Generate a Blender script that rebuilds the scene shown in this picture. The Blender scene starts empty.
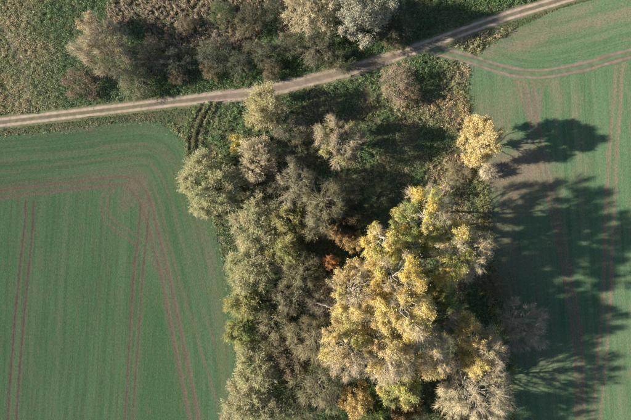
import bpy, math
import numpy as np
from mathutils import Vector

# ------------------------------------------------------------------ camera, sky, sun, exposure
H = 84.0                      # flying height of the camera in metres
M = 0.2                       # metres of ground per photo pixel at ground level
SUN_EL, SUN_DIR = 24.8, 4.0   # elevation; direction the light travels (degrees from +X towards +Y)
sc = bpy.context.scene
col = sc.collection
cam_d = bpy.data.cameras.new('camera'); cam = bpy.data.objects.new('camera', cam_d); col.objects.link(cam)
cam.location = (0, 0, H); cam.rotation_euler = (0, 0, 0)
cam_d.sensor_width = 36; cam_d.lens = 36 * H / (631 * M); cam_d.clip_end = 6000
sc.camera = cam
w = bpy.data.worlds.new('World'); sc.world = w; w.use_nodes = True
nt = w.node_tree; bg = nt.nodes['Background']
sky = nt.nodes.new('ShaderNodeTexSky'); sky.sky_type = 'NISHITA'; sky.sun_disc = False
sky.sun_elevation = math.radians(SUN_EL)
d = Vector((math.cos(math.radians(SUN_DIR)) * math.cos(math.radians(SUN_EL)), math.sin(math.radians(SUN_DIR)) * math.cos(math.radians(SUN_EL)), -math.sin(math.radians(SUN_EL))))
sky.sun_rotation = math.atan2(-d.x, -d.y)
nt.links.new(sky.outputs[0], bg.inputs[0]); bg.inputs[1].default_value = 0.068
sun_d = bpy.data.lights.new('sun', 'SUN'); sun_d.energy = 4.9; sun_d.angle = math.radians(0.8); sun_d.color = (1.0, 0.90, 0.76)
sun = bpy.data.objects.new('sun', sun_d); col.objects.link(sun); sun.location = (-60, 0, 60)
sun.rotation_euler = d.to_track_quat('-Z', 'Y').to_euler()
sc.view_settings.view_transform = 'Standard'; sc.view_settings.look = 'None'
sc.view_settings.gamma = 1; sc.view_settings.use_curve_mapping = False
sc.view_settings.exposure = 1.3

# ------------------------------------------------------------------ small tools
def G(px, py):                # photo pixel -> ground point
    return np.array([(px - 315.5) * M, (210 - py) * M])
def pts(*a):
    return np.array([G(x, y) for x, y in a])
_lat = {}
def vnoise(x, y, s, seed):    # value noise 0..1, cell size s metres
    if seed not in _lat: _lat[seed] = np.random.default_rng(seed).random((256, 256))
    L = _lat[seed]; x = x / s + 1000; y = y / s + 1000
    xi = np.floor(x).astype(int); yi = np.floor(y).astype(int); fx = x - xi; fy = y - yi
    fx = fx * fx * (3 - 2 * fx); fy = fy * fy * (3 - 2 * fy)
    a = L[xi % 256, yi % 256]; b = L[(xi + 1) % 256, yi % 256]; c = L[xi % 256, (yi + 1) % 256]; e = L[(xi + 1) % 256, (yi + 1) % 256]
    return (a * (1 - fx) + b * fx) * (1 - fy) + (c * (1 - fx) + e * fx) * fy
def smooth_line(P, step=0.5):  # Catmull-Rom through the points
    P = np.asarray(P, float); Q = np.vstack([2 * P[0] - P[1], P, 2 * P[-1] - P[-2]]); out = []
    for i in range(1, len(Q) - 2):
        a, b, c, e = Q[i - 1:i + 3]; n = max(2, int(np.linalg.norm(c - b) / step)); t = np.linspace(0, 1, n, endpoint=False)[:, None]
        out.append(0.5 * ((2 * b) + (c - a) * t + (2 * a - 5 * b + 4 * c - e) * t ** 2 + (3 * b - a - 3 * c + e) * t ** 3))
    out.append(P[-1:]); return np.vstack(out)
def line_coord(x, y, P):     # distance to a line and length along it
    best = np.full(x.shape, 1e9); al = np.zeros(x.shape); run = 0.0
    for (ax, ay), (bx, by) in zip(P[:-1], P[1:]):
        dx, dy = bx - ax, by - ay; ln = math.hypot(dx, dy); t = np.clip(((x - ax) * dx + (y - ay) * dy) / (ln * ln + 1e-9), 0, 1)
        q = (x - ax - t * dx) ** 2 + (y - ay - t * dy) ** 2; m = q < best; best = np.where(m, q, best); al = np.where(m, run + t * ln, al); run += ln
    return np.sqrt(best), al
def dist_line(x, y, P):
    best = np.full(x.shape, 1e9)
    for (ax, ay), (bx, by) in zip(P[:-1], P[1:]):
        dx, dy = bx - ax, by - ay; t = np.clip(((x - ax) * dx + (y - ay) * dy) / (dx * dx + dy * dy + 1e-9), 0, 1)
        best = np.minimum(best, (x - ax - t * dx) ** 2 + (y - ay - t * dy) ** 2)
    return np.sqrt(best)
def inside(x, y, P):
    r = np.zeros(x.shape, bool); n = len(P)
    for i in range(n):
        (ax, ay), (bx, by) = P[i], P[(i + 1) % n]
        if ay == by: continue
        r ^= ((ay > y) != (by > y)) & (x < (bx - ax) * (y - ay) / (by - ay) + ax)
    return r
def norm(v):
    return v / (np.linalg.norm(v, axis=-1, keepdims=True) + 1e-9)

class Geo:                    # gathers triangles, links them as ONE mesh object
    def __init__(s): s.v = []; s.f = []; s.c = []; s.m = []; s.n = 0
    def add(s, v, f, c, mat=0):
        v = np.asarray(v, np.float32).reshape(-1, 3); f = np.asarray(f, np.int32).reshape(-1, 3)
        c = np.broadcast_to(np.asarray(c, np.float32), (len(v), 3))
        s.v.append(v); s.f.append(f + s.n); s.c.append(c); s.m.append(np.full(len(f), mat, np.int32)); s.n += len(v)
    def cones(s, p0, p1, r0, r1, c, k=3, mat=0):      # tapered bars, k sides
        n = len(p0); 
        if n == 0: return
        ax = norm(p1 - p0); ref = np.where(np.abs(ax[:, 2:3]) > 0.9, np.array([[1., 0, 0]]), np.array([[0, 0, 1.]]))
        u = norm(np.cross(ax, ref)); v = np.cross(ax, u); c = np.broadcast_to(np.asarray(c, float), (n, 3))
        a = np.arange(k) * 2 * np.pi / k; ring = u[:, None] * np.cos(a)[None, :, None] + v[:, None] * np.sin(a)[None, :, None]
        r0 = np.broadcast_to(r0, (n,))[:, None, None]; b = np.arange(n)[:, None]; i = np.arange(k); j = (i + 1) % k
        lo = p0[:, None] + ring * r0
        if r1 is None:
            V = np.concatenate([lo, p1[:, None]], 1); o = b * (k + 1)
            F = np.stack([o + i, o + j, np.broadcast_to(o + k, (n, k))], -1)
            C = np.repeat(c, k + 1, 0)
        else:
            r1 = np.broadcast_to(r1, (n,))[:, None, None]
            V = np.concatenate([lo, p1[:, None] + ring * r1], 1); o = b * 2 * k
            F = np.concatenate([np.stack([o + i, o + j, o + k + j], -1), np.stack([o + i, o + k + j, o + k + i], -1)], 1)
            C = np.repeat(c, 2 * k, 0)
        s.add(V, F, C, mat)
    def leaves(s, p, L, W, nrm, c, rng, mat=0, axis=None):        # one small triangle per leaf
        n = len(p)
        if n == 0: return
        nrm = norm(nrm); t = norm(np.cross(nrm, rng.normal(size=(n, 3)))) if axis is None else norm(axis); b = norm(np.cross(nrm, t)); nrm = np.cross(t, b)
        L = np.broadcast_to(L, (n,))[:, None]; W = np.broadcast_to(W, (n,))[:, None]
        V = np.stack([p - t * L / 2 - b * W / 2, p - t * L / 2 + b * W / 2, p + t * L / 2], 1)
        s.add(V, np.arange(n * 3).reshape(-1, 3), np.repeat(np.broadcast_to(c, (n, 3)), 3, 0), mat)
    def mesh(s, name, mats):
        v = np.concatenate(s.v); f = np.concatenate(s.f); c = np.concatenate(s.c); m = np.concatenate(s.m)
        me = bpy.data.meshes.new(name); me.vertices.add(len(v)); me.vertices.foreach_set('co', v.ravel())
        me.loops.add(f.size); me.loops.foreach_set('vertex_index', f.ravel())
        me.polygons.add(len(f)); me.polygons.foreach_set('loop_start', np.arange(0, f.size, 3, dtype=np.int32))
        for x in mats: me.materials.append(x)
        me.polygons.foreach_set('material_index', m)
        at = me.attributes.new('col', 'FLOAT_COLOR', 'POINT')
        at.data.foreach_set('color', np.concatenate([c, np.ones((len(c), 1), np.float32)], 1).astype(np.float32).ravel())
        me.update(calc_edges=True); return me
    def build(s, name, mats, parent=None, **tags):
        return link(name, s.mesh(name, mats), parent, **tags)
def link(name, me, parent=None, **tags):
    o = bpy.data.objects.new(name, me); col.objects.link(o); o.parent = parent
    for k, v in tags.items(): o[k] = v
    return o

# ------------------------------------------------------------------ materials
def new_mat(name):
    m = bpy.data.materials.new(name); m.use_nodes = True; m.node_tree.nodes.clear(); return m, m.node_tree
class N:
    def __init__(s, t): s.t = t
    def __call__(s, ty, ins=None, **kw):
        n = s.t.nodes.new('ShaderNode' + ty)
        for k, v in kw.items(): setattr(n, k, v)
        for k, v in (ins or {}).items():
            if hasattr(v, 'is_output'): s.t.links.new(v, n.inputs[k])
            else: n.inputs[k].default_value = v
        return n
def mixc(n, f, a, b, mode='MIX'):
    x = n('Mix', data_type='RGBA', blend_type=mode)
    for k, v in ((0, f), (6, a), (7, b)):
        if hasattr(v, 'is_output'): n.t.links.new(v, x.inputs[k])
        else: x.inputs[k].default_value = v if k == 0 else (*v, 1)
    return x.outputs[2]
def math_(n, op, a, b=0.5, c=None, clamp=False):
    x = n('Math', operation=op, use_clamp=clamp)
    for i, v in enumerate((a, b, c)):
        if v is None: continue
        if hasattr(v, 'is_output'): n.t.links.new(v, x.inputs[i])
        else: x.inputs[i].default_value = v
    return x.outputs[0]
def noise(n, vec, scale, detail=3, rough=.55):
    return n('TexNoise', {'Vector': vec, 'Scale': scale, 'Detail': detail, 'Roughness': rough}).outputs[0]
def ramp(n, f, lo, hi):
    return n('MapRange', {0: f, 1: lo, 2: hi}, interpolation_type='SMOOTHSTEP').outputs[0]

def leaf_material():
    m, t = new_mat('foliage'); n = N(t)
    a = n('Attribute', attribute_name='col'); oi = n('ObjectInfo')
    c = mixc(n, 1.0, a.outputs[0], oi.outputs['Color'], 'MULTIPLY')
    df = n('BsdfDiffuse', {'Color': c}); tr = n('BsdfTranslucent', {'Color': c}); gl = n('BsdfGlossy', {'Color': (1, 1, 1, 1), 'Roughness': .55})
    mx = n('MixShader', {0: .38, 1: df.outputs[0], 2: tr.outputs[0]}); m2 = n('MixShader', {0: .025, 1: mx.outputs[0], 2: gl.outputs[0]})
    o = n('OutputMaterial', {0: m2.outputs[0]}); return m
def wood_material():
    m, t = new_mat('bark'); n = N(t)
    a = n('Attribute', attribute_name='col'); oi = n('ObjectInfo'); tc = n('TexCoord')
    c = mixc(n, 1.0, a.outputs[0], oi.outputs['Color'], 'MULTIPLY')
    f = noise(n, tc.outputs['Object'], 3.0, 4); c = mixc(n, math_(n, 'MULTIPLY', f, .5), c, (.05, .04, .03))
    df = n('BsdfDiffuse', {'Color': c, 'Roughness': .6}); n('OutputMaterial', {0: df.outputs[0]}); return m
LEAF, WOOD = leaf_material(), wood_material()

def field_material(name, greens, soil, ang, moist):
    m, t = new_mat(name); n = N(t); tc = n('TexCoord')
    mp = n('Attribute', attribute_name='rows')
    st = n('Mapping', {'Vector': mp.outputs['Vector'], 'Scale': (1, .06, 1)})
    st2 = n('Mapping', {'Vector': mp.outputs['Vector'], 'Scale': (1, .02, 1)})
    rows = noise(n, st.outputs[0], 3.0, 4, .75); passes = noise(n, st2.outputs[0], .35, 2); big = noise(n, tc.outputs['Object'], .06, 3)
    fine = noise(n, tc.outputs['Object'], 5.0, 3, .7); mid = noise(n, tc.outputs['Object'], .5, 4)
    g = mixc(n, ramp(n, big, .38, .62), greens[0], greens[1])
    st3 = n('Mapping', {'Vector': mp.outputs['Vector'], 'Scale': (1, .03, 1)}); mid_rows = noise(n, st3.outputs[0], 1.1, 3, .6)
    g = mixc(n, math_(n, 'MULTIPLY', ramp(n, passes, .35, .7), .75), g, greens[2])
    g = mixc(n, math_(n, 'MULTIPLY', ramp(n, mid_rows, .42, .62), .45), g, tuple(.62 * v for v in greens[0]))
    g = mixc(n, math_(n, 'MULTIPLY', ramp(n, mid, .55, .75), .35), g, tuple(.8 * v for v in greens[0]))
    thin = math_(n, 'MULTIPLY', ramp(n, rows, .45, .66), math_(n, 'MULTIPLY_ADD', mid, 1.2, .2))
    thin = math_(n, 'ADD', thin, math_(n, 'MULTIPLY', ramp(n, fine, .55, .8), .22))
    at = n('Attribute', attribute_name='col').outputs[0]; sx = n('SeparateColor', {0: at})
    worn = math_(n, 'MULTIPLY', sx.outputs[0], math_(n, 'MULTIPLY_ADD', fine, 1.1, .65))
    s = math_(n, 'ADD', math_(n, 'MULTIPLY', thin, .55), worn, clamp=True)
    g = mixc(n, math_(n, 'MULTIPLY', sx.outputs[2], math_(n, 'MULTIPLY_ADD', rows, .6, .5)), g, (.050, .135, .052))
    sl = mixc(n, ramp(n, mid, .3, .7), soil[0], soil[1]); sl = mixc(n, ramp(n, fine, .3, .75), sl, soil[2]); sl = mixc(n, math_(n, 'MULTIPLY', sx.outputs[1], .8), sl, (.095, .074, .057))
    gst = n('Mapping', {'Vector': mp.outputs['Vector'], 'Scale': (1, .35, 1)}); grain = noise(n, gst.outputs[0], 7.0, 3, .8)
    c = mixc(n, s, g, sl); c = mixc(n, math_(n, 'MULTIPLY', ramp(n, grain, .42, .62), .42), c, (.035, .062, .032)); c = mixc(n, math_(n, 'MULTIPLY', ramp(n, grain, .56, .38), .22), c, (.17, .20, .12))
    bp = n('Bump', {'Strength': .6, 'Distance': .08, 'Height': math_(n, 'ADD', math_(n, 'MULTIPLY', rows, .6), fine)})
    df = n('BsdfDiffuse', {'Color': c, 'Normal': bp.outputs[0], 'Roughness': .7}); n('OutputMaterial', {0: df.outputs[0]}); return m
SOIL = [(.145, .108, .080), (.185, .142, .105), (.225, .18, .14)]
FL = field_material('winter_crop_west', [(.070, .160, .070), (.086, .176, .082), (.124, .184, .096)], SOIL, 3.5, 0)
FR = field_material('winter_crop_east', [(.060, .142, .070), (.074, .158, .080), (.112, .164, .094)], SOIL, -4.0, 0)

def ground_material():
    m, t = new_mat('rough_ground'); n = N(t); tc = n('TexCoord').outputs['Object']
    a = noise(n, tc, .12, 4); b = noise(n, tc, 1.3, 5, .65); f = noise(n, tc, 7, 3, .7)
    c = mixc(n, ramp(n, a, .4, .62), (.065, .088, .040), (.12, .105, .065)); c = mixc(n, ramp(n, b, .5, .75), c, (.16, .13, .085))
    c = mixc(n, ramp(n, f, .45, .8), c, (.03, .035, .018))
    bp = n('Bump', {'Strength': .8, 'Distance': .15, 'Height': f})
    df = n('BsdfDiffuse', {'Color': c, 'Normal': bp.outputs[0]}); n('OutputMaterial', {0: df.outputs[0]}); return m
def track_material(turf=((.085, .118, .055), (.15, .14, .085))):          # vertex colour r = packed wheel lane, g = turf on the crown and the edges
    m, t = new_mat('dirt_track'); n = N(t); tc = n('TexCoord').outputs['Object']
    sx = n('SeparateColor', {0: n('Attribute', attribute_name='col').outputs[0]})
    b = noise(n, tc, .9, 5, .65); f = noise(n, tc, 6, 4, .7); big = noise(n, tc, .15, 3)
    c = mixc(n, ramp(n, b, .35, .7), (.110, .086, .066), (.160, .124, .098)); big = ramp(n, noise(n, tc, .35, 3), .5, .72); 
    lane = math_(n, 'MULTIPLY', sx.outputs[0], math_(n, 'MULTIPLY_ADD', b, 1.4, .15), clamp=True)
    c = mixc(n, lane, c, (.38, .315, .245)); c = mixc(n, math_(n, 'MULTIPLY', ramp(n, f, .5, .8), .4), c, (.15, .115, .09))
    c = mixc(n, math_(n, 'MULTIPLY', big, .4), c, (.10, .078, .062))
    sp = noise(n, tc, 16, 3, .8); c = mixc(n, math_(n, 'MULTIPLY', ramp(n, sp, .5, .68), .5), c, (.075, .058, .044)); c = mixc(n, math_(n, 'MULTIPLY', ramp(n, sp, .45, .3), .45), c, (.42, .36, .29))
    gr = ramp(n, math_(n, 'ADD', sx.outputs[1], math_(n, 'MULTIPLY_ADD', math_(n, 'ADD', f, b), .8, -.8)), .3, .62)
    c = mixc(n, gr, c, mixc(n, ramp(n, b, .35, .65), *turf))
    bp = n('Bump', {'Strength': .6, 'Distance': .06, 'Height': f})
    df = n('BsdfDiffuse', {'Color': c, 'Normal': bp.outputs[0]}); n('OutputMaterial', {0: df.outputs[0]}); return m
GROUND, TRACK, LANE = ground_material(), track_material(), track_material(((.070, .142, .068), (.125, .155, .09)))

# ------------------------------------------------------------------ layout of the ground
TRACK_C = smooth_line(pts((-120, 136), (-40, 127), (0, 122.5), (60, 115.5), (120, 108.5), (170, 102.5), (215, 97.5), (255, 93), (300, 83), (350, 70), (400, 54.5), (440, 40), (470, 29), (510, 15), (550, 3), (600, -12), (700, -40)))
LANE_C = smooth_line(pts((428, 47), (450, 54), (475, 61), (500, 69), (520, 73), (540, 74), (562, 71), (590, 65), (615, 57.5), (660, 46), (760, 22)))
WEST = pts((-1800, 190), (-120, 149), (0, 136), (60, 131), (110, 124), (140, 121), (158, 123), (174, 131), (186, 143), (194, 158), (203, 182), (212, 213), (219, 240), (227, 275), (233, 310), (237, 350), (238, 390), (236, 430), (232, 480), (220, 2200), (-1800, 2200))
EAST = pts((487, 47), (520, 27), (556, 10), (620, -8), (800, -60), (2600, -500), (2600, 2200), (560, 2200), (522, 480), (516, 430), (512, 390), (507, 345), (501, 300), (496, 262), (492, 225), (489, 190), (481, 160), (474, 128), (469, 105), (467, 85), (470, 66), (474, 58))
def sheet(name, P, z, mat):
    import bmesh
    bm = bmesh.new(); bm.faces.new([bm.verts.new((x, y, z)) for x, y in P]); bmesh.ops.triangulate(bm, faces=bm.faces[:])
    me = bpy.data.meshes.new(name); bm.to_mesh(me); bm.free(); me.materials.append(mat)
    if me.polygons[0].normal.z < 0: me.flip_normals()
    return link(name, me, kind='structure')
big = np.array([(-1500, -1500), (1500, -1500), (1500, 1500), (-1500, 1500)], float)
sheet('ground', big, 0.0, GROUND)
sheet('west_field', WEST, 0.006, FL); sheet('east_field', EAST, 0.006, FR)

# wheel marks pressed into the crop: (points, half width, strength)
WM = [
 (((-40, 195.5), (0, 190.5), (60, 183.5), (110, 177.5), (128, 177), (142, 185), (151, 202), (158, 230), (169, 274), (184, 345), (199, 420), (212, 480)), .36, 1.15),
 (((-40, 202.5), (0, 197.5), (60, 190.5), (112, 184.5), (126, 186), (138, 198), (147, 220), (155, 250), (161, 274), (175, 345), (190, 420), (203, 480)), .34, 1.1),
 (((26, 200), (25, 224), (19.5, 274), (13, 345), (8, 420), (4, 480)), .26, .95), (((34, 201), (33, 226), (28.5, 274), (22, 345), (16.5, 420), (13, 480)), .26, .95),
 (((141, 205), (138, 240), (134, 274), (129.5, 345), (125, 420), (121, 480)), .26, .9), (((149, 212), (146.5, 240), (143, 274), (138, 345), (132.5, 420), (129, 480)), .26, .8),
 (((112, 184), (104, 192), (101, 208), (108, 224), (128, 238), (148, 256), (161, 276)), .22, .7), (((118, 186), (109, 194), (107, 208), (114, 220), (134, 234), (152, 250), (166, 274)), .22, .65),
 (((0, 186), (60, 178), (115, 171), (135, 171), (150, 183), (160, 203), (166, 230), (177, 272), (198, 340), (222, 420)), .22, .6),
 (((0, 172), (60, 164), (120, 158), (142, 160), (158, 172), (170, 196), (180, 232), (196, 290), (216, 350), (229, 420)), .25, .36), (((0, 160), (60, 153), (125, 147), (150, 150), (166, 164), (178, 190), (190, 228), (204, 285), (222, 345)), .22, .3),
 (((130, 149), (152, 150), (170, 160), (184, 182), (196, 215), (210, 270), (222, 330), (230, 400)), .3, .38), (((100, 146), (140, 144), (165, 150), (180, 165), (192, 190), (204, 225), (218, 290), (229, 350)), .25, .35)]
WM = [(smooth_line(pts(*p), 1.0), h, s) for p, h, s in WM]
DARK_W = [.35, .35, 1, 1, .9, .9, .1, .1, .1, 0, 0, 0, 0]
EM = [
 (((516, 74), (524, 84), (530, 110), (532, 137), (538, 163), (547, 196), (556, 235), (567, 290), (575, 350), (577, 420), (578, 480)), .32, 1.1),
 (((528, 74), (533, 86), (537, 112), (540, 137), (545, 163), (553, 196), (562, 235), (573, 290), (581, 350), (583, 420), (584, 480)), .32, 1.1),
 (((505, 71), (515, 78), (519, 90), (523, 104), (530, 122)), .26, 1.1), (((512, 73), (521, 82), (525, 96), (529, 112)), .24, 1), (((552, 73), (541, 80), (534, 92), (534, 112), (537, 130)), .25, 1.0), (((561, 72), (548, 80), (541, 92), (540, 112)), .24, .8),
 (((616, 58), (615, 75), (613, 105), (610, 137), (606, 205), (603, 296), (598, 350), (592, 420), (587, 480)), .27, .95), (((626, 55), (621, 75), (620, 105), (617.5, 137), (614, 205), (610, 296), (606, 350), (600, 420), (596, 480)), .27, .95),
 (((476, 52), (520, 45), (560, 30), (600, 20), (650, 8)), 1.3, .45), (((560, 92), (559, 110)), .8, .35), (((577, 100), (577, 112)), .5, .35), (((500, 38), (540, 26), (590, 8)), .9, .4)]
EM = [(smooth_line(pts(*p), 1.0), h, s) for p, h, s in EM]
DARK_E = [.5, .5, .5, .5, .5, .5, .25, .25, 0, 0, 0, 0]
PATCH_W = [((138, 182), 2.6, 2.6, .7), ((127, 197), 1.6, 2.6, .65), ((146, 205), 1.2, 4, .5), ((118, 172), 5, 1.5, .25), ((195, 220), 3, 14, .16), ((213, 290), 2, 14, .18), ((60, 128), 22, 1.6, .35)]
PATCH_E = [((512, 172), 8.5, 7.5, .95), ((500, 200), 4.5, 8, .5), ((508, 280), 4, 18, .4), ((540, 260), 5, 22, .15), ((545, 360), 6, 8, .25), ((520, 84), 2.2, 3, .22), ((490, 115), 5.0, 7, .4), ((555, 90), 1.5, 4, .4), ((576, 105), 1, 4, .4), ((582, 180), 2, 12, .2)]
def soil_amount(x, y, marks, patches, seed, dark=None):
    s = np.zeros(x.shape); dk = np.zeros(x.shape)
    for i, (P, h, st) in enumerate(marks):
        dd = dist_line(x, y, P) + (vnoise(x, y, .7, seed) - .5) * .2
        s = np.maximum(s, np.clip(1.5 - dd / h, 0, 1) * st * (.65 + .5 * vnoise(x, y, 2.5, seed + 1)))
        if dark: dk = np.maximum(dk, np.clip(1.35 - dd / h, 0, 1) * dark[i])
        s = np.maximum(s, np.clip(1.25 - dd / (h * 2.6), 0, 1) * st * .28)
    for (px, py), rx, ry, st in patches:
        c = G(px, py); dd = np.sqrt(((x - c[0]) / rx) ** 2 + ((y - c[1]) / ry) ** 2) + (vnoise(x, y, 3, seed + 2) - .5) * .7
        s = np.maximum(s, np.clip(1.3 - dd, 0, 1) * st * (.5 + .8 * vnoise(x, y, 1.1, seed + 3)))
    return (np.clip(s, 0, 1), dk) if dark else np.clip(s, 0, 1)
LUSH = pts((146, 270), (160, 300), (177, 345), (193, 425), (134, 425), (141, 345))
def field_z(x, y, s, seed):
    return .06 + (vnoise(x, y, .5, seed + 4) - .5) * .03 - np.clip(s - .55, 0, 1) * .05
def field_grid(name, P, x0, x1, y0, y1, marks, patches, mat, seed, dark, ang, zone, guide, q=.21):
    a = np.arange(x0, x1, q); b = np.arange(y0, y1, q); X, Y = np.meshgrid(a, b, indexing='ij')
    cx = X[:-1, :-1] + q / 2; cy = Y[:-1, :-1] + q / 2
    jit = (vnoise(cx, cy, 1.2, seed + 7) - .5) * 1.2
    keep = inside(cx + jit, cy + jit * .5, P)
    s, dk = soil_amount(X, Y, marks, patches, seed, dark)
    Z = field_z(X, Y, s, seed)
    ny = len(b); i, j = np.nonzero(keep); o = i * ny + j
    F = np.concatenate([np.stack([o, o + ny, o + ny + 1], 1), np.stack([o, o + ny + 1, o + 1], 1)])
    V = np.stack([X.ravel(), Y.ravel(), Z.ravel()], 1); lush = np.clip(.5 + np.where(inside(X, Y, LUSH), 1, -1) * dist_line(X, Y, np.vstack([LUSH, LUSH[:1]])) / 3, 0, 1) * .85
    C = np.stack([s.ravel(), dk.ravel(), lush.ravel()], 1)
    used = np.unique(F); mp = np.zeros(len(V), int); mp[used] = np.arange(len(used))
    g = Geo(); g.add(V[used], mp[F], C[used]); me = g.mesh(name, [mat]); me.polygons.foreach_set('use_smooth', np.ones(len(me.polygons), bool))
    xs, ys = V[used, 0], V[used, 1]; a_ = math.radians(ang); u = xs * math.cos(a_) + ys * math.sin(a_); v = -xs * math.sin(a_) + ys * math.cos(a_)
    dd, al = line_coord(xs, ys, guide); hz = inside(xs, ys, zone); u = np.where(hz, dd + 300, u); v = np.where(hz, al, v)
    at = me.attributes.new('rows', 'FLOAT_VECTOR', 'POINT'); at.data.foreach_set('vector', np.stack([u, v, hz * 7.0], 1).astype(np.float32).ravel())
    return link(name, me, kind='structure')
HEAD_W = smooth_line(WEST[1:18], 1.0)
field_grid('west_field_surface', WEST, -68, -14, -48, 18.5, WM, PATCH_W, FL, 11, DARK_W, -3.5, np.vstack([WM[0][0], WEST[18:19], HEAD_W[::-1]]), HEAD_W)
field_grid('east_field_surface', EAST, 29, 68, -48, 46, EM, PATCH_E, FR, 31, DARK_E, 4.0, np.vstack([LANE_C, pts((760, -200), (400, -200), (470, 45))]), LANE_C[::3])

def ribbon(name, C, prof, mat, seed, z0, ramp_m=0):    # prof: (offset m, height, lane, turf) across; offset > 0 lies left of travel
    tg = norm(np.gradient(C, axis=0)); nr = np.stack([-tg[:, 1], tg[:, 0]], 1); k = len(prof); n = len(C)
    pr = [p(C) if callable(p) else np.tile(np.array(p, float), (n, 1)) for p in prof]
    V = []; K = []
    for p in pr:
        wob = (vnoise(C[:, 0] + p[0, 0] * 3, C[:, 1], 2.0, seed) - .5) * .5 * (np.abs(p[:, 0]) > 1.0)
        xy = C + nr * (p[:, 0] + wob)[:, None]; zz = z0 + p[:, 1] + (vnoise(xy[:, 0], xy[:, 1], .8, seed + 1) - .5) * .03
        zz = zz - (.09 * np.clip(1 - np.concatenate([[0], np.cumsum(np.linalg.norm(np.diff(C, axis=0), axis=1))]) / ramp_m, 0, 1) if ramp_m else 0)
        V.append(np.column_stack([xy, zz])); K.append(np.column_stack([p[:, 2], p[:, 3], np.zeros(n)]))
    V = np.stack(V, 1).reshape(-1, 3); K = np.stack(K, 1).reshape(-1, 3)
    i = np.arange(n - 1)[:, None] * k; j = np.arange(k - 1)[None]; o = (i + j).ravel()
    F = np.concatenate([np.stack([o, o + k, o + 1], 1), np.stack([o + 1, o + k, o + k + 1], 1)])
    F = F[:, ::-1] if False else F
    g = Geo(); g.add(V, F[:, [0, 1, 2]], K); me = g.mesh(name, [mat])
    if np.mean([p.normal.z for p in list(me.polygons)[:20]]) < 0: me.flip_normals()
    return link(name, me, kind='structure')
def tr_prof(off, h, lane, turf, wide=0):
    def f(C):            # the track widens and loses its grassy crown between the two bends
        px = C[:, 0] / M + 315.5; u = np.clip((px - 175) / 60, 0, 1) * np.clip((440 - px) / 80, 0, 1)
        s = .80 + .30 * u; ln = lane * (1 - .45 * u) + .22 * u; tf = turf * (1 - u) if abs(off) < .5 else np.full(len(C), turf)
        return np.column_stack([off * s, np.full(len(C), h), ln, tf])
    return f
ribbon('dirt_track', TRACK_C, [tr_prof(*p) for p in [(-1.8, -.03, 0, 1), (-1.35, .04, .1, .75), (-1.1, .03, .5, .2), (-.92, .0, 1, 0), (-.58, .0, 1, 0), (-.40, .03, .2, .05), (0, .06, 0, .68), (.40, .03, .2, .05), (.58, 0, 1, 0), (.92, 0, 1, 0), (1.1, .03, .5, .2), (1.35, .04, .1, .75), (1.8, -.03, 0, 1)]], TRACK, 51, .045)
ribbon('field_lane', LANE_C, [(-1.3, -.045, 0, .95), (-1.05, .005, .1, .6), (-.85, .0, .3, .12), (-.62, .0, .3, .12), (-.4, .02, .0, .5), (0, .03, 0, .62), (.4, .02, .0, .5), (.62, 0, .28, .12), (.85, 0, .28, .12), (1.05, .005, .1, .6), (1.3, -.045, 0, .95)], LANE, 61, .095, 7)

# ------------------------------------------------------------------ rough vegetation (uncountable, one object per kind)
rng = np.random.default_rng(5)
def free_ground(x, y, margin=0.0):
    ok = ~inside(x, y, WEST) & ~inside(x, y, EAST)
    ok &= dist_line(x, y, TRACK_C[::3]) > 1.3 + margin
    ok &= dist_line(x, y, LANE_C[::3]) > 1.25 + margin
    return ok
RUTS = [smooth_line(pts((206, 103), (200, 112), (195, 124), (191, 140), (193, 158)), 1.), smooth_line(pts((214, 103), (208, 112), (202, 124), (198, 138), (199, 156)), 1.)]
NPX = lambda x: x / M + 315.5
NPY = lambda y: 210 - y / M
def rut_profile(off, h): return (off, h, 0, 0)
_m, _t = new_mat('wet_mud'); _n = N(_t); _tc = _n('TexCoord').outputs['Object']; _f = noise(_n, _tc, 4, 4, .7)
_d = _n('BsdfDiffuse', {'Color': mixc(_n, _f, (.05, .045, .028), (.11, .095, .06))}); _n('OutputMaterial', {0: _d.outputs[0]})
for R_ in RUTS: ribbon('wheel_rut', R_, [rut_profile(-.42, .05), rut_profile(-.2, .0), rut_profile(.2, .0), rut_profile(.42, .05)], _m, 57, .03)
ribbon('footpath', smooth_line(pts((-14, -10), (-4, 15), (11, 40), (22, 68), (27, 92), (29, 112)), .6), [(-.7, -.02, 0, .95), (-.4, .01, .0, .7), (-.15, 0, .1, .27), (.15, 0, .1, .27), (.4, .01, .0, .7), (.7, -.02, 0, .95)], TRACK, 59, .03)
def above_track(x, y):
    return y > np.interp(x, TRACK_C[:, 0], TRACK_C[:, 1])
def scatter(n, box):
    x0, x1, y0, y1 = box; p0 = G(x0, y1); p1 = G(x1, y0)
    return rng.uniform(p0[0], p1[0], n), rng.uniform(p0[1], p1[1], n)
def clumps(g, x, y, R, Hh, c, nl, ll, rg, spiky=.0, wl=.45):
    n = len(x)
    if n == 0: return
    k = nl; th = rg.uniform(0, 2 * np.pi, (n, k)); r = np.sqrt(rg.random((n, k))); hh = np.sqrt(np.clip(1 - r * r, 0, 1)) * rg.uniform(.35, 1, (n, k))
    P = np.stack([x[:, None] + np.cos(th) * r * R[:, None], y[:, None] + np.sin(th) * r * R[:, None], .05 + hh * Hh[:, None]], -1).reshape(-1, 3)
    N0 = np.stack([np.cos(th) * r, np.sin(th) * r, np.full_like(r, .6 - .5 * spiky)], -1).reshape(-1, 3) + rg.normal(0, .45, (n * k, 3))
    cc = np.repeat(c, k, 0) * rg.uniform(.65, 1.35, (n * k, 1)) * (1 + rg.normal(0, .06, (n * k, 3)))
    L = ll * rg.uniform(.6, 1.4, n * k); g.leaves(P, L, L * wl, N0, np.clip(cc, .005, 1), rg)
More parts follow.
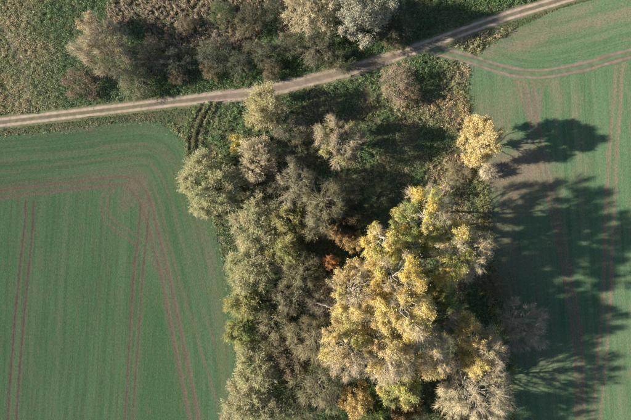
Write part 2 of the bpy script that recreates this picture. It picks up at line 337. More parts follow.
def blades(g, x, y, Hh, c, k, spread, rg, wid=.05):
    n = len(x)
    if n == 0: return
    th = rg.uniform(0, 2 * np.pi, (n, k)); sp = rg.uniform(.2, 1, (n, k)) * spread
    b = np.stack([x[:, None] + rg.normal(0, .1, (n, k)), y[:, None] + rg.normal(0, .1, (n, k)), np.zeros((n, k))], -1).reshape(-1, 3)
    hh = Hh[:, None] * rg.uniform(.6, 1.2, (n, k)); tip = b + np.stack([np.cos(th) * sp * hh, np.sin(th) * sp * hh, hh], -1).reshape(-1, 3)
    cc = np.repeat(c, k, 0) * rg.uniform(.65, 1.35, (n * k, 1))
    g.cones(b, tip, wid, None, np.clip(cc, .005, 1), 3)
def pal(cols, wts, n, rg, gain=1.75):
    cols = np.array(cols) * gain; return cols[rg.choice(len(cols), n, p=np.array(wts) / np.sum(wts))]

# tall herbs, nettles and reeds north of the track
x, y = scatter(26000, (-30, 640, -35, 125)); k = free_ground(x, y, .2) & above_track(x, y); x, y = x[k], y[k]
px, py = NPX(x), NPY(y); td = dist_line(x, y, TRACK_C[::3])
reed = np.clip(1.3 - np.abs(px - 200) / 95, 0, 1) * np.clip((62 - py) / 25, 0, 1) + (vnoise(x, y, 5, 71) - .5) * .6
reed = np.maximum(reed, np.clip((px - 90) / 40, 0, 1) * (px < 330) * np.clip((20 - py) / 15, 0, 1) * .8)
dry = vnoise(x, y, 4, 72) + np.clip((55 - px) / 80, -.2, .35)
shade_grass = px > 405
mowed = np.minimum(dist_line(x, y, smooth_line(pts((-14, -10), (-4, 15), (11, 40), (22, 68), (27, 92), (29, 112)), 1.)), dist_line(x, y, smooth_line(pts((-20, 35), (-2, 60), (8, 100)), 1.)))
g = Geo(); gr = Geo(); gn = Geo()
isr = (reed > .5) & ~shade_grass & (td > 5); isn = ~isr
nett = isn & (td < 5.5 + 3 * vnoise(x, y, 6, 73)) & (px > 130)
herb = isn & ~nett & ~((mowed < .75) & (rng.random(len(x)) < .7))
def sub(m, f): return m & (rng.random(len(x)) < f)
m = sub(isr, .55); n = m.sum(); c = pal([(.22, .17, .12), (.19, .15, .105), (.26, .21, .145), (.10, .11, .055), (.16, .125, .10)], [3, 3, 2, 2.2, 2], n, rng)
blades(gr, x[m], y[m], rng.uniform(.6, 1.2, n), c * 1.3, 8, .55, rng, .06); m2 = sub(isr, .5); n = m2.sum()
clumps(gr, x[m2], y[m2], rng.uniform(.3, .6, n), rng.uniform(.5, 1.1, n), pal([(.23, .185, .135), (.28, .235, .17), (.11, .125, .06), (.18, .145, .115)], [3, 2, 2.5, 2], n, rng, 2.0), 20, .20, rng)
n = nett.sum(); c = pal([(.058, .105, .038), (.075, .125, .048), (.045, .085, .035), (.11, .125, .06)], [3, 3, 2, 1], n, rng)
clumps(gn, x[nett], y[nett], rng.uniform(.35, .65, n), rng.uniform(.35, .9, n), c, 24, .21, rng)
n = herb.sum(); dm = np.clip((dry[herb] - .22) * 1.5, 0, 1)[:, None]
c = pal([(.055, .092, .040), (.075, .108, .048), (.045, .078, .038)], [1, 1, 1], n, rng) * (1 - dm) + pal([(.19, .15, .085), (.135, .13, .075), (.20, .175, .12)], [1, 1.6, 1], n, rng) * dm
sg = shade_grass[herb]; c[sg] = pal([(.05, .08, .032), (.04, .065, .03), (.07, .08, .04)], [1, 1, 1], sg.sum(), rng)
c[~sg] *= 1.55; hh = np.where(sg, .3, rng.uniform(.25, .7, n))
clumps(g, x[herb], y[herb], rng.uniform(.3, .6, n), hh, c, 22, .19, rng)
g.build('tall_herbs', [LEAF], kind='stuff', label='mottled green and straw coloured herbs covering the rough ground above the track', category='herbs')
gr.build('reed_bed', [LEAF], kind='stuff', label='brown dead reeds in a broad patch above the dark shrub row', category='reeds')
gn.build('nettle_fringe', [LEAF], kind='stuff', label='bright green nettles fringing the upper edge of the dirt track', category='nettles')

# undergrowth of the copse and the verge of the west field
x, y = scatter(25000, (130, 560, 30, 450)); k = free_ground(x, y, .0) & ~above_track(x, y); x, y = x[k], y[k]
rd = np.minimum(dist_line(x, y, RUTS[0]), dist_line(x, y, RUTS[1])); k = (rd > .5) & ~((dist_line(x, y, TRACK_C[::3]) < 4.2) & (NPX(x) < 180 + 12 * vnoise(x, y, 2, 5))); x, y, rd = x[k], y[k], rd[k]
px, py = NPX(x), NPY(y); dry = vnoise(x, y, 3.5, 81) + np.clip((px - 420) / 120, 0, .3) - np.clip((py - 190) / 200, 0, .25)
n = len(x); dm = np.clip((dry - .38) * 1.7, 0, 1)[:, None]
c = pal([(.050, .085, .034), (.070, .105, .045), (.040, .065, .030)], [1, 1, 1], n, rng) * (1 - dm) + pal([(.17, .135, .075), (.14, .12, .06), (.20, .155, .10), (.13, .09, .065)], [1, 1.2, .8, .8], n, rng) * dm
c = c * (1.75 + .3 * (rd < 5))[:, None]
g = Geo(); k = rng.random(n) < .7; k |= rd < 2
clumps(g, x[k], y[k], rng.uniform(.3, .65, k.sum()), np.where(rd[k] < 1.6, .6, rng.uniform(.25, .85, k.sum())), c[k], 18, .21, rng)
k = ~k; blades(g, x[k], y[k], rng.uniform(.5, 1.1, k.sum()), c[k] * 1.1, 9, .9, rng, .05)
for R_, o_ in ((RUTS[0], 1), (RUTS[1], 1), (RUTS[0], -1), (RUTS[1], -1)):
    C = np.repeat(smooth_line(R_, .2), 4, 0); q = rng.uniform(.5, 1.1, len(C)) * o_ + rng.normal(0, .2, len(C)); C = C + np.stack([q, q * .25], 1)
    blades(g, C[:, 0], C[:, 1], rng.uniform(.2, .6, len(C)) * (.5 + vnoise(C[:, 0], C[:, 1], 1.2, 91)), pal([(.10, .13, .055), (.15, .15, .075), (.20, .17, .10)], [2, 2, 1], len(C), rng), 7, 1.0, rng, .05)
g.build('copse_undergrowth', [LEAF], kind='stuff', label='tangled green and brown undergrowth between the trees of the copse', category='undergrowth')
g = Geo(); t = rng.random(9000); i = (t * (len(TRACK_C) - 1)).astype(int); tg = norm(np.gradient(TRACK_C, axis=0))[i]; nr = np.stack([-tg[:, 1], tg[:, 0]], 1)
o = -rng.uniform(1.1, 4.2, 9000); o[:3000] = rng.uniform(1.1, 2.3, 3000); P = TRACK_C[i] + nr * o[:, None] + rng.normal(0, .15, (9000, 2)); x, y = P.T
k = ~inside(x, y, WEST) & ~inside(x, y, EAST) & (np.abs(x) < 72) & (dist_line(x, y, LANE_C[::3]) > 1.6); x, y = x[k], y[k]
blades(g, x, y, rng.uniform(.05, .14, len(x)), pal([(.06, .095, .04), (.08, .105, .05), (.13, .12, .07)], [2, 2, 1], len(x), rng, 2.0), 6, 1.8, rng, .045)
for P_, sgn in ((WEST[1:18], 1), (EAST[8:], 1)):
    C = smooth_line(P_, .25); C = C[(np.abs(C[:, 0]) < 70) & (np.abs(C[:, 1]) < 48)]; C = np.repeat(C, 2, 0) + rng.normal(0, .45, (len(C) * 2, 2))
    blades(g, C[:, 0], C[:, 1], rng.uniform(.08, .2, len(C)), pal([(.07, .10, .05), (.10, .11, .06), (.15, .13, .08)], [2, 2, 2], len(C), rng, 2.6), 5, 3.0, rng, .04)
g.build('verge_grass', [LEAF], kind='stuff', label='short grass along the track sides and field margins', category='grass')

# ------------------------------------------------------------------ trees
STYLE = {
 'poplar': dict(gain=1.12, leafL=.17, leafW=.135, per=104, strand=.15, spread=.60, twig=(.46, .39, .28), bark=(.52, .47, .38), twl=(.6, 1.5), stems=1, lo=.25),
 'yellowtree': dict(gain=.86, leafL=.18, leafW=.13, per=110, strand=.5, spread=.75, twig=(.33, .28, .18), bark=(.30, .26, .20), twl=(.5, 1.1), stems=1, lo=.15),
 'willow': dict(gain=2.05, leafL=.27, leafW=.085, per=78, strand=1.0, spread=.8, twig=(.28, .26, .16), bark=(.20, .17, .13), twl=(.6, 1.5), stems=4, lo=.05),
 'silver': dict(gain=.8, leafL=.23, leafW=.14, per=90, strand=.4, spread=.7, twig=(.26, .24, .18), bark=(.22, .2, .16), twl=(.5, 1.0), stems=2, lo=.1),
 'bare': dict(gain=1.6, leafL=.2, leafW=.12, per=3, spread=.7, twig=(.32, .295, .22), bark=(.46, .42, .34), twl=(.7, 1.7), stems=1, lo=.15),
 'thicket': dict(gain=1.8, leafL=.22, leafW=.11, per=18, strand=.6, spread=.8, twig=(.19, .175, .135), bark=(.2, .17, .13), twl=(.6, 1.4), stems=5, lo=.03),
 'rust': dict(gain=1.25, leafL=.2, leafW=.14, per=70, strand=.4, spread=.6, twig=(.22, .16, .11), bark=(.2, .16, .12), twl=(.5, 1.0), stems=2, lo=.1),
}
def make_tree(style, R, h, seed, palette, bare=0.0, top_bare=0.0, twigs=1.0, leaf=1.0, dens=1.0, bare_dir=None, bare_at=.1):
    """unit frame: base at origin; returns trunk mesh, crown mesh"""
    S = STYLE[style]; rg = np.random.default_rng(seed); lo = S['lo'] * h; zc = (lo + h) / 2; Rz = (h - lo) / 2
    nl = int(np.clip(5 + R * R * .55, 7, 24) * dens * {'poplar': 1.5, 'yellowtree': 2.0, 'willow': 1.5}.get(style, 1)); lr = max(.7, R * 1.25 / math.sqrt(nl))
    # lobe centres spread over the upper envelope, a few inside
    cand = rg.normal(size=(600, 3)); cand = norm(cand); cand[:, 2] = np.where(cand[:, 2] < -.35, -cand[:, 2], cand[:, 2])
    out = np.array([1., 1., 1.]) ; irr = 1 + .22 * np.sin(np.arctan2(cand[:, 1], cand[:, 0])[:, None] * np.array([2, 3, 5]) + rg.uniform(0, 6.3, 3)).sum(1) / 1.7
    cand = cand * (rg.uniform(.35, 1, 600) ** .4)[:, None] * np.stack([(R - lr * .75) * irr, (R - lr * .75) * irr, np.full(600, max(.3, Rz - lr * .5))], 1)
    ch = [cand[0]]
    for _ in range(nl - 1):
        dd = np.min(np.linalg.norm(cand[:, None] - np.array(ch)[None], axis=2), 1) * rg.uniform(.75, 1, 600); ch.append(cand[dd.argmax()])
    LC = np.array(ch) + [0, 0, zc]
    tg_, cg = Geo(), Geo(); gn = S['gain']; bark = np.array(S['bark']) * (.9 if style == 'bare' else 1.0); tw = np.array(S['twig']) * min(gn, 1.6); palette = np.array(palette) * gn
    rt = .03 + h * (.015 if style == 'bare' else .012)
    if S['stems'] == 1:
        zz = np.linspace(-.3, h * .86, 9); tp = np.stack([np.cumsum(rg.normal(0, .012 * h, 9)), np.cumsum(rg.normal(0, .012 * h, 9)), zz], 1); tp[:2, :2] = 0
        rr = rt * 1.25 * (1 - .88 * np.linspace(0, 1, 9)); tg_.cones(tp[:-1], tp[1:], rr[:-1], rr[1:], bark, 7)
    lp0 = []; lp1 = []
    ts = np.linspace(0, 1, 7)[:, None]; palette = np.array(palette); wts = rg.random(len(palette)) + .4
    lr0 = lr
    for i, L in enumerate(LC):
        lr = lr0 * rg.uniform(.65, 1.45)
        if S['stems'] == 1:
            za = np.clip(L[2] - np.hypot(L[0], L[1]) * rg.uniform(.6, 1.1), .12 * h, .82 * h)
            k = np.interp(za, zz, np.arange(9)); a = np.array([np.interp(k, np.arange(9), tp[:, q]) for q in range(3)]); r0 = rt * (1 - .8 * za / h) * .6
            ctl = a + (L - a) * [.55, .55, .35]
        else:
            an = rg.uniform(0, 6.3); a = np.array([math.cos(an) * R * .1, math.sin(an) * R * .1, -.2]); r0 = rt * .55; ctl = a + (L - a) * [.3, .3, .62]
        B = (1 - ts) ** 2 * a + 2 * ts * (1 - ts) * ctl + ts ** 2 * L + np.concatenate([[[0, 0, 0]], rg.normal(0, .02 * h * .5, (6, 3))])
        rr = r0 * (1 - .8 * ts[:, 0]); tg_.cones(B[:-1], B[1:], rr[:-1], rr[1:], bark * rg.uniform(.85, 1.15), 5)
        ns = int(rg.integers(13, 19)); q = rg.uniform(.5, 1, ns); idx = np.clip((q * 6).astype(int), 0, 5); fr = (q * 6 - idx)[:, None]; s0 = B[idx] * (1 - fr) + B[idx + 1] * fr
        dv = norm(rg.normal(size=(ns, 3)) + norm(L - [0, 0, zc - Rz * .6]) * .75); s1 = L + dv * lr * (rg.random(ns) ** .35)[:, None]
        s1[:, 2] = np.clip(s1[:, 2], .15, h * 1.03)
        md = (s0 + s1) / 2 + rg.normal(0, .12, (ns, 3)) * lr
        rb = max(.018, r0 * .2);         is_bare = rg.random() < bare or (L[2] > zc + Rz * .35 and rg.random() < top_bare)
        if bare_dir: is_bare = is_bare or (L[0] * bare_dir[0] + L[1] * bare_dir[1]) / R > bare_at
        rb *= 1.7 if is_bare else 1
        tg_.cones(s0, md, rb, rb * .7, tw * (1.15 if is_bare else .9), 3); cg.cones(md, s1, rb * .75, rb * .35, tw * (1.15 if is_bare else 1), 3, 1)
        nt_ = max(3, int((15 if style == 'bare' else 11) * twigs * (1.6 if is_bare and style == 'poplar' else 1)))
        base = np.repeat(s0, nt_, 0); tip = np.repeat(s1, nt_, 0); mm = np.repeat(md, nt_, 0); f = rg.uniform(.1, 1, (ns * nt_, 1)); st = mm * (1 - f) + tip * f
        dr = norm(norm(tip - base) * 1.0 + rg.normal(0, .5, (ns * nt_, 3)) + [0, 0, .18]); ln = rg.uniform(*S['twl'], (ns * nt_, 1)) * min(1, .5 + R / 7)
        en = st + dr * ln; en[:, 2] = np.maximum(en[:, 2], .1); cg.cones(st, en, .017 if style != 'bare' else .021, None, tw * rg.uniform(.75, 1.3, (ns * nt_, 1)), 3, 1)
        lc = palette[rg.choice(len(palette), p=wts / wts.sum())]
        per = int(S['per'] * leaf * (.08 if is_bare and S['per'] > 5 else 1))
        if per and S.get('strand') and not is_bare:
            m_ = max(1, int(per * S['strand'] / nt_)); st_ = np.repeat(st, m_, 0); en_ = np.repeat(en, m_, 0); n = len(st_); f = rg.uniform(.05, 1.05, (n, 1))
            P = st_ * (1 - f) + en_ * f + rg.normal(0, .07, (n, 3)); ax = norm(en_ - st_) + rg.normal(0, .35, (n, 3)); P[:, 2] = np.maximum(P[:, 2], .12)
            mixp = palette[rg.choice(len(palette), ns * nt_)]; cc = np.repeat(lc * .5 + mixp * .5, m_, 0) * rg.uniform(.85, 1.15, (n, 1)) * (1 + rg.normal(0, .04, (n, 3)))
            cg.leaves(P, S['leafL'] * rg.uniform(.65, 1.3, n), S['leafW'] * rg.uniform(.7, 1.3, n), rg.normal(0, .6, (n, 3)) + [-.35, 0, .7], np.clip(cc, .004, .85), rg, 0, ax)
            per = int(per * (1 - S['strand']))
        if per:
            n = ns * per; sc_ = np.repeat(rg.uniform(.78, 1.22, (ns, 1)), per, 0); ctr = np.repeat(s1, per, 0); br = np.repeat(norm(s1 - s0), per, 0)
            P = ctr + norm(rg.normal(size=(n, 3))) * (rg.random((n, 1)) ** .5) * S['spread'] * np.clip(lr / 1.5, .6, 1.2) + br * rg.uniform(-.6, .35, (n, 1)); P[:, 2] = np.maximum(P[:, 2], .12)
            mixp = palette[rg.choice(len(palette), ns)]; cc = np.repeat(lc * .65 + mixp * .35, per, 0) * sc_ * rg.uniform(.82, 1.18, (n, 1)) * (1 + rg.normal(0, .05, (n, 3)))
            N0 = norm(P - ctr) * .8 + rg.normal(0, .55, (n, 3)) + [0, 0, .45]
            Ls = S['leafL'] * rg.uniform(.65, 1.3, n); cg.leaves(P, Ls, S['leafW'] * rg.uniform(.65, 1.3, n), N0, np.clip(cc, .004, .85), rg, 0)
    return tg_.mesh('trunk', [WOOD]), cg.mesh('crown', [LEAF, WOOD])

YEL = [(.60, .45, .09), (.55, .44, .14), (.52, .37, .10), (.40, .40, .09)]
YELP = [(.57, .45, .17), (.53, .43, .20), (.46, .34, .16), (.40, .37, .13)]
YGR = [(.22, .28, .07), (.38, .38, .10), (.15, .21, .055), (.52, .43, .13)]
GRN = [(.085, .135, .035), (.13, .17, .045), (.07, .105, .035)]
OLV = [(.218, .22, .112), (.248, .24, .136), (.188, .20, .098), (.265, .245, .148)]
OLG = [(.17, .18, .065), (.21, .21, .08), (.24, .21, .09)]
BEI = [(.29, .25, .165), (.26, .225, .15), (.24, .215, .135)]
GRY = [(.14, .135, .085), (.115, .115, .072), (.165, .145, .10)]
DRK = [(.060, .068, .046), (.078, .082, .055), (.048, .056, .038), (.09, .085, .06)]
BRN = [(.16, .115, .07), (.13, .095, .06), (.19, .145, .085)]
RUS = [(.32, .17, .075), (.27, .15, .07), (.34, .21, .10)]
ORG = [(.46, .30, .13), (.42, .27, .12), (.46, .33, .16)]
SIL = [(.42, .42, .31), (.36, .37, .27), (.48, .46, .34)]
GOLD = [(.72, .58, .25), (.66, .53, .24), (.74, .61, .31)]
PINK = [(.25, .18, .135), (.22, .165, .115), (.20, .17, .09)]
_cache = {}
def tree(name, style, px, py, rpx, h, palette, label, cat='tree', group=None, seed=1, share=None, color=(1, 1, 1), **kw):
    """px, py, rpx: where the crown shows in the photograph; h: height in metres"""
    zc = h * .62; k = (H - zc) / H; p = G(px, py) * k; R = rpx * M * (H - h * .7) / H
    root = bpy.data.objects.new(name, None); col.objects.link(root); root.location = (*p, 0); root.empty_display_size = .5
    root['label'] = label; root['category'] = cat
    if group: root['group'] = group
    rg = np.random.default_rng(seed + int(px * 7 + py))
    if share:
        key = (style, share)
        if key not in _cache: _cache[key] = make_tree(style, 3.5, 6.0, 900 + share, palette, **kw)
        t, c = _cache[key]; root.scale = (R / 3.5, R / 3.5, h / 6.0); root.rotation_euler.z = rg.uniform(0, 6.28)
    else:
        t, c = make_tree(style, R, h, seed + int(px * 13 + py * 7), palette, **kw)
    link('trunk', t, root); co = link('crown', c, root); co.color = (*color, 1)
    return root

# the poplars of the copse
PG = 'tall autumn poplars of the copse'
def poplar(px, py, r, h, p, label, **kw): tree('poplar_tree', 'poplar', px, py, r, h, p, label, group=PG, **kw)
poplar(424, 216, 33, 19, YGR + YEL[:1], 'half green, half twiggy grey poplar at the upper tip of the yellow group', bare=.1, top_bare=.1, bare_dir=(.9, .3), bare_at=.3)
poplar(457, 252, 31, 20, YEL + YGR[:2], 'poplar with grey bare twigs and yellow tufts facing the shadowed field', bare=.15, top_bare=.2, bare_dir=(.9, -.2), bare_at=.2)
poplar(438, 284, 17, 9, YGR + GRN[:1], 'yellow-green poplar in the gap between the two yellow halves', bare=.1)
poplar(380, 243, 19, 22, YEL, 'narrow golden poplar rising as the upper left horn of the yellow group', top_bare=.25)
poplar(396, 270, 28, 24, YEL, 'golden poplar just below the narrow yellow horn', bare=.12, top_bare=.15)
poplar(357, 290, 31, 20, YELP + YEL[:2], 'broad poplar with dull gold leaves beside the pale fallen log', bare=.18)
poplar(399, 306, 31, 25, YEL + YELP[:2], 'orange-gold poplar in the middle of the yellow group', bare=.2, top_bare=.2)
poplar(441, 313, 22, 11, GRN + YGR[:1], 'green-leaved poplar in shade between the twiggy poplars', bare=.1)
poplar(347, 348, 29, 20, YELP + YGR[1:2], 'pale yellow poplar with a white trunk showing through bare limbs', bare=.05, top_bare=.3, bare_dir=(.4, -.9), bare_at=.0)
poplar(386, 350, 29, 21, YELP, 'pale gold poplar with fanning grey limbs beside the white trunk', bare=.2, top_bare=.3, bare_dir=(.3, -.9), bare_at=.25)
poplar(423, 343, 28, 19, YELP + YEL[:1], 'mostly bare poplar with a yellow skirt above the dark gap', bare=.1, top_bare=.4, bare_dir=(-.4, .9), bare_at=-.45)
poplar(478, 345, 25, 16, YEL + YELP, 'poplar with yellow leaves and pale twigs beside the large bare tree', bare=.1, top_bare=.1, bare_dir=(1, 0), bare_at=.3)
poplar(398, 382, 19, 15, YEL + YGR, 'small yellow poplar at the lower edge of the gold group', bare=.1)
# bare trees
BG = 'leafless pale trees'
def bare(px, py, r, h, label, color=(1, 1, 1), palette=BEI, **kw): tree('bare_tree', 'bare', px, py, r, h, palette, label, group=BG, color=color, **kw)
bare(478, 397, 42, 14, 'large bare cream-coloured tree at the lower edge of the copse', (1.15, 1.1, .96), twigs=1.25, dens=1.9)
bare(524, 325, 25, 7.5, 'bare grey tree reaching from the copse into the shadowed field', (.9, .88, .88))
bare(489, 171, 9, 2.5, 'small bare whitish bush below the golden tree', (1.05, 1.0, .95))
bare(322, 200, 26, 11, 'bare tree with curling dark limbs left of the narrow golden poplar', (.66, .67, .58), palette=OLG + BEI[:1], leaf=4.0, twigs=.85)
bare(322, 218, 22, 9.5, 'dark bare tree with twisted limbs beside the rust-coloured shrubs', (.58, .56, .50), palette=OLG + BEI[:1], leaf=4.0, twigs=.85)
bare(295, 182, 22, 10, 'grey feathery bare tree between the beige willow and the poplars', (.75, .75, .70), palette=OLG + BEI[:1], leaf=4.0, twigs=.85)
bare(312, 338, 26, 11, 'brown bare tree with fanning limbs left of the white-trunked poplar', (.66, .64, .52), palette=OLG + BEI[:1], leaf=4.0, twigs=.85)
bare(300, 270, 23, 8.5, 'grey-brown bare tree amid the thicket left of the rusty shrub', (.60, .63, .50), palette=OLG + BEI[:1], leaf=4.0, twigs=.85)
bare(320, 388, 24, 10, 'grey bare tree left of the orange-leaved shrub at the bottom', (.60, .61, .52), palette=OLG + BEI[:1], leaf=4.0, twigs=.85)
# golden tree by the east field
tree('golden_tree', 'yellowtree', 479, 141, 21, 12.5, GOLD, 'compact golden-yellow tree standing alone at the edge of the green field', leaf=1.0)
# willows
WG = 'pale olive willows on the field side of the copse'
def willow(px, py, r, h, p, label, **kw): tree('willow_tree', 'willow', px, py, r, h, p, label, group=WG, **kw)
willow(209, 186, 31, 8.5, OLV, 'round pale olive willow bulging over the corner of the crop', dens=1.15)
willow(257, 160, 21, 8, BEI, 'pale beige willow right of the round olive one')
willow(258, 222, 27, 8, OLV + BEI[:1], 'pale olive willow directly below the round corner one')
willow(285, 219, 20, 8, OLG, 'dull green willow left of the curling bare tree')
willow(253, 268, 28, 8, OLV, 'wide pale olive willow halfway down the crop edge', dens=1.2)
willow(284, 250, 17, 8.5, OLG, 'yellowish green willow in the middle of the thicket')
willow(243, 302, 18, 6.5, OLG, 'small olive green willow beside the crop edge below the wide willow')
willow(240, 332, 15, 6, GRN + OLG, 'bright green small willow touching the crop edge')
willow(255, 368, 24, 7.5, OLV, 'pale willow at the crop edge above the lowest one')
willow(250, 404, 27, 8, OLV + BEI, 'lowest pale willow on the crop edge at the bottom')
tree('pale_yellow_tree', 'willow', 263, 106, 21, 10, [(.28, .25, .125), (.25, .225, .12), (.23, .21, .11)], 'tall pale yellow tree leaning over the dirt track')
tree('yellow_shrub', 'rust', 240, 142, 9, 4, [(.38, .33, .09), (.33, .30, .10)], 'small bright yellow shrub near the wheel ruts', 'shrub')
tree('mixed_tree', 'poplar', 339, 142, 25, 10, [(.30, .30, .10), (.27, .23, .14), (.24, .19, .13)], 'lone half-bare tree with a lime green top in the dark clearing', bare=.35)
tree('silver_willow', 'silver', 362, 14, 30, 12.5, SIL, 'silvery white leaved willow above the track')
tree('beige_willow', 'willow', 314, 6, 27, 11, BEI, 'tall beige willow beside the silvery one')
tree('beige_tree', 'bare', 104, 47, 31, 8, [(.36, .27, .15), (.40, .29, .10), (.30, .24, .16)], 'broad feathery beige tree in the reeds above the track', leaf=3.0, twigs=1.2, color=(.84, .81, .76))
tree('yellow_shrub', 'rust', 89, 25, 10, 6, [(.37, .30, .16), (.33, .27, .15)], 'small yellow shrub on the upper side of the broad beige tree', 'shrub')
# shrubs and thickets
def shrub(px, py, r, h, p, share, label, color=(1, 1, 1), group='shrubs of the thicket', style='thicket', **kw):
    tree('shrub', style, px, py, r, h, p, label, 'shrub', group, share=share, color=color, **kw)
N1 = 'dark shrubs in the row above the track'
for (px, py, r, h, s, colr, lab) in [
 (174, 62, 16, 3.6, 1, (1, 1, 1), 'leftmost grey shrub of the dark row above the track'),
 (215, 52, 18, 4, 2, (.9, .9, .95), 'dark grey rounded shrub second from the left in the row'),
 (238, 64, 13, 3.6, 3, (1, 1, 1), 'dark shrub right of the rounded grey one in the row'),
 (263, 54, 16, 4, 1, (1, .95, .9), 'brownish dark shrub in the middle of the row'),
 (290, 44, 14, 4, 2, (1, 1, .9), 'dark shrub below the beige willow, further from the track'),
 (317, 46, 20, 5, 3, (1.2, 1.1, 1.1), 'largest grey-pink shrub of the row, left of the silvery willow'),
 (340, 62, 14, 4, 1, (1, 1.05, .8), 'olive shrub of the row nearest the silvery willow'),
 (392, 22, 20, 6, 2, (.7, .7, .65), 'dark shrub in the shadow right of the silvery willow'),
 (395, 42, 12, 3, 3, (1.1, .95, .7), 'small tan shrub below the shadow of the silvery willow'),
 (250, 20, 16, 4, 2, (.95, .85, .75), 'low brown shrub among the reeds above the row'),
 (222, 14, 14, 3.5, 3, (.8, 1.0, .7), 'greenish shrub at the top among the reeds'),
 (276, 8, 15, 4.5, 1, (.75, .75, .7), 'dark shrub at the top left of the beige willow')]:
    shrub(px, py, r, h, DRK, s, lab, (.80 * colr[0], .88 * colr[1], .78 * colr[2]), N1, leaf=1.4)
for (px, py, r, h, s, lab) in [(178, 75, 9, 2.5, 11, 'small tan shrub in front of the leftmost dark shrub'), (210, 70, 9, 2.5, 12, 'small tan shrub in front of the rounded grey shrub'),
 (271, 68, 11, 3, 11, 'small straw coloured shrub on the track side of the brownish shrub'), (333, 60, 9, 3, 12, 'small yellowish shrub in front of the grey-pink shrub'), (186, 26, 10, 3, 11, 'tan shrub standing in the brown reeds')]:
    shrub(px, py, r, h, BRN, s, lab, (.85, .85, .75), 'small tan shrubs', leaf=1.5)
shrub(80, 84, 18, 2.6, PINK, 21, 'reddish brown twiggy shrub just above the track', (.68, .64, .62), twigs=1.4, leaf=1.2)
shrub(134, 80, 17, 4, GRY, 31, 'greyish olive shrub to the right of the broad beige tree', (1, 1.05, .9))
shrub(150, 52, 14, 3, GRY, 32, 'faint grey shrub at the edge of the brown reeds', (1.1, 1, .95))
shrub(398, 85, 19, 4.5, PINK, 22, 'pinkish beige twiggy shrub below the bend of the track', (1.0, .98, .92), twigs=1.4, leaf=1.2)
shrub(411, 93, 10, 3.5, PINK, 21, 'small pinkish shrub beside the beige one below the bend', (.9, .82, .8))
shrub(335, 233, 8, 9.5, RUS, 41, 'rust-orange shrub beside the twisted dark tree', (.95, 1.08, 1.05), 'rust coloured shrubs', 'rust')
shrub(331, 262, 8, 10, RUS, 42, 'small bright rust shrub left of the golden poplars', (1.15, 1.1, 1), 'rust coloured shrubs', 'rust')
shrub(352, 222, 11, 7, BRN, 43, 'brown shrub above the rust-orange one', (.72, .78, .74), 'rust coloured shrubs', 'rust')
shrub(351, 241, 12, 9, ORG, 44, 'ochre shrub left of the narrow golden poplar', (.8, .85, .8), 'rust coloured shrubs', 'rust')
shrub(356, 400, 16, 11, ORG, 45, 'orange-leaved shrub below the white-trunked poplar', (1.05, 1.2, 1.1), 'rust coloured shrubs', 'rust')
shrub(405, 408, 15, 6, RUS, 42, 'dull rust shrub at the bottom beside the dark gap', (.7, .8, .8), 'rust coloured shrubs', 'rust')
shrub(372, 408, 14, 8, GRN, 46, 'green shrub right of the orange-leaved one at the bottom', (1.1, 1.1, 1), 'shrubs of the thicket', 'rust')
for (px, py, r, h, p, s, colr, lab) in [
 (285, 128, 19, 6, GRY, 31, (1, 1, 1), 'grey shrub right of the pale yellow tree'),
 (300, 150, 18, 5, DRK, 1, (1.1, 1.1, .9), 'dark shrub left of the lone half-bare tree'),
 (275, 185, 15, 6, GRY, 32, (.7, .7, .65), 'dark grey shrub below the beige willow'),
 (290, 295, 20, 7.5, GRY, 33, (1, 1, .9), 'grey shrub in the middle of the thicket'),
 (320, 300, 18, 7.5, BRN, 13, (.8, .85, .85), 'brown shrub at the left end of the fallen log'),
 (328, 285, 15, 6.5, BRN, 14, (.9, .9, .8), 'dull brown shrub above the fallen log'),
 (275, 325, 20, 7, GRY, 34, (1.15, 1.15, .9), 'olive grey shrub right of the bright green willow'),
 (270, 350, 17, 6.5, GRY, 31, (1.1, 1.05, .85), 'olive shrub between the willows and the brown bare tree'),
 (292, 362, 20, 7, BRN, 13, (.95, .95, .85), 'brownish shrub below the brown bare tree'),
 (285, 398, 20, 7, GRY, 32, (1, 1.1, .8), 'greenish grey shrub right of the lowest willow'),
 (320, 362, 16, 6.5, GRY, 33, (1, 1.15, .75), 'green-grey shrub at the foot of the pale poplars'),
 (338, 378, 14, 6, GRY, 34, (.9, 1.1, .75), 'dark green shrub above the orange-leaved one'),
 (232, 210, 8, 3, GRN, 46, (1, 1, 1), 'low green shrub beneath the round corner willow'),
 (345, 190, 17, 5, DRK, 2, (1.2, 1.1, .9), 'dark shrub right of the curling bare tree'),
 (378, 196, 14, 4, GRY, 31, (.8, 1.1, .7), 'dark green shrub above the narrow golden poplar'),
 (440, 195, 11, 3.5, GRY, 32, (1, 1.15, .75), 'olive shrub right of the uppermost poplar'),
 (460, 172, 12, 1.8, BRN, 14, (1.1, 1.1, .9), 'straw coloured shrub below the golden tree'),
 (455, 180, 9, 1.8, GRY, 33, (1.1, 1.1, .9), 'small grey shrub near the field corner of the copse'),
 (500, 285, 12, 4, DRK, 3, (1, 1.1, .9), 'dark shrub at the shaded field edge beside the poplars'),
 (450, 405, 16, 5, GRN, 46, (.8, .9, .8), 'green shrub left of the large bare tree'),
 (505, 365, 10, 3.5, GRN, 46, (1, 1, 1), 'small green shrub at the field edge above the large bare tree')]:
    shrub(px, py, r, h, p, s, lab, colr, style='thicket' if p is not GRN else 'rust')
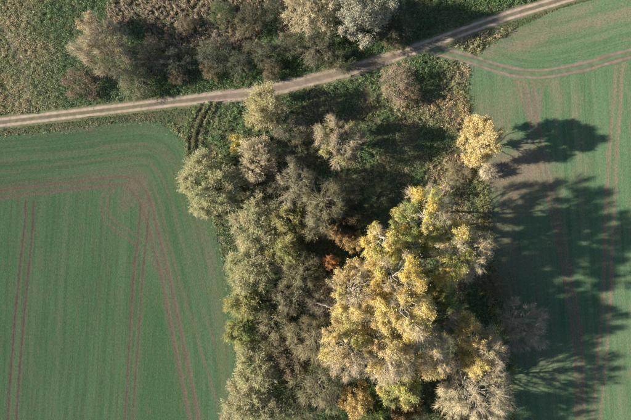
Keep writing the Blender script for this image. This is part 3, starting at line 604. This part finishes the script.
# trees just below the frame whose shadows reach the field
tree('bare_tree', 'bare', 440, 455, 36, 15, BEI, 'bare tree at the very bottom of the copse', group=BG, twigs=1)
tree('poplar_tree', 'poplar', 380, 460, 34, 17, YEL, 'golden poplar at the very bottom of the copse', group=PG, bare=.3)
tree('bare_tree', 'bare', 310, 452, 36, 10, BEI, 'bare grey tree at the very bottom of the thicket', group=BG, color=(.7, .68, .6))

rl = np.random.default_rng(77); a_ = rl.random(5000); e_ = smooth_line(EAST[8:20], .5); p_ = e_[(a_ * (len(e_) - 1)).astype(int)] + np.stack([rl.exponential(1.6, 5000) - 2.5, rl.normal(0, .8, 5000)], 1)
g = Geo(); g.leaves(np.column_stack([p_, np.full(5000, .1) + rl.uniform(0, .03, 5000)]), .16, .13, rl.normal(0, .15, (5000, 3)) + [0, 0, 1], np.array(YEL)[rl.integers(0, 4, 5000)] * .8, rl)
g.build('leaf_litter', [LEAF], kind='stuff', label='fallen yellow leaves drifted along the shaded field edge', category='leaves')

# ------------------------------------------------------------------ fallen log
def log(name, a, b, za, zb, r0, r1, c, label):
    g = Geo(); rg = np.random.default_rng(3); A = np.array([*a, za]); B = np.array([*b, zb]); t = np.linspace(0, 1, 9)[:, None]
    P = A * (1 - t) + B * t + rg.normal(0, .06, (9, 3)); r = r0 * (1 - t[:, 0]) + r1 * t[:, 0]; g.cones(P[:-1], P[1:], r[:-1], r[1:], c, 8)
    root = bpy.data.objects.new(name, None); col.objects.link(root); root.location = (A[0], A[1], 0); root['label'] = label; root['category'] = 'log'
    o = g.build('stem', [WOOD], root); o.location = (-A[0], -A[1], 0)
    for q in (2, 4, 6):
        s = Geo(); p0 = P[q:q + 1]; dd = rg.normal(size=3) * [.6, .6, .2] + [0, 0, .5]; s.cones(p0, p0 + dd, r[q] * .4, None, c, 5)
        o = s.build('branch_stub', [WOOD], root); o.location = (-A[0], -A[1], 0)
k = (H - 8) / H
log('fallen_log', G(316, 302) * k, G(340, 312) * k, 8.0, 7.2, .13, .22, (.55, .48, .40), 'pale dead trunk leaning into the left side of the golden poplars')
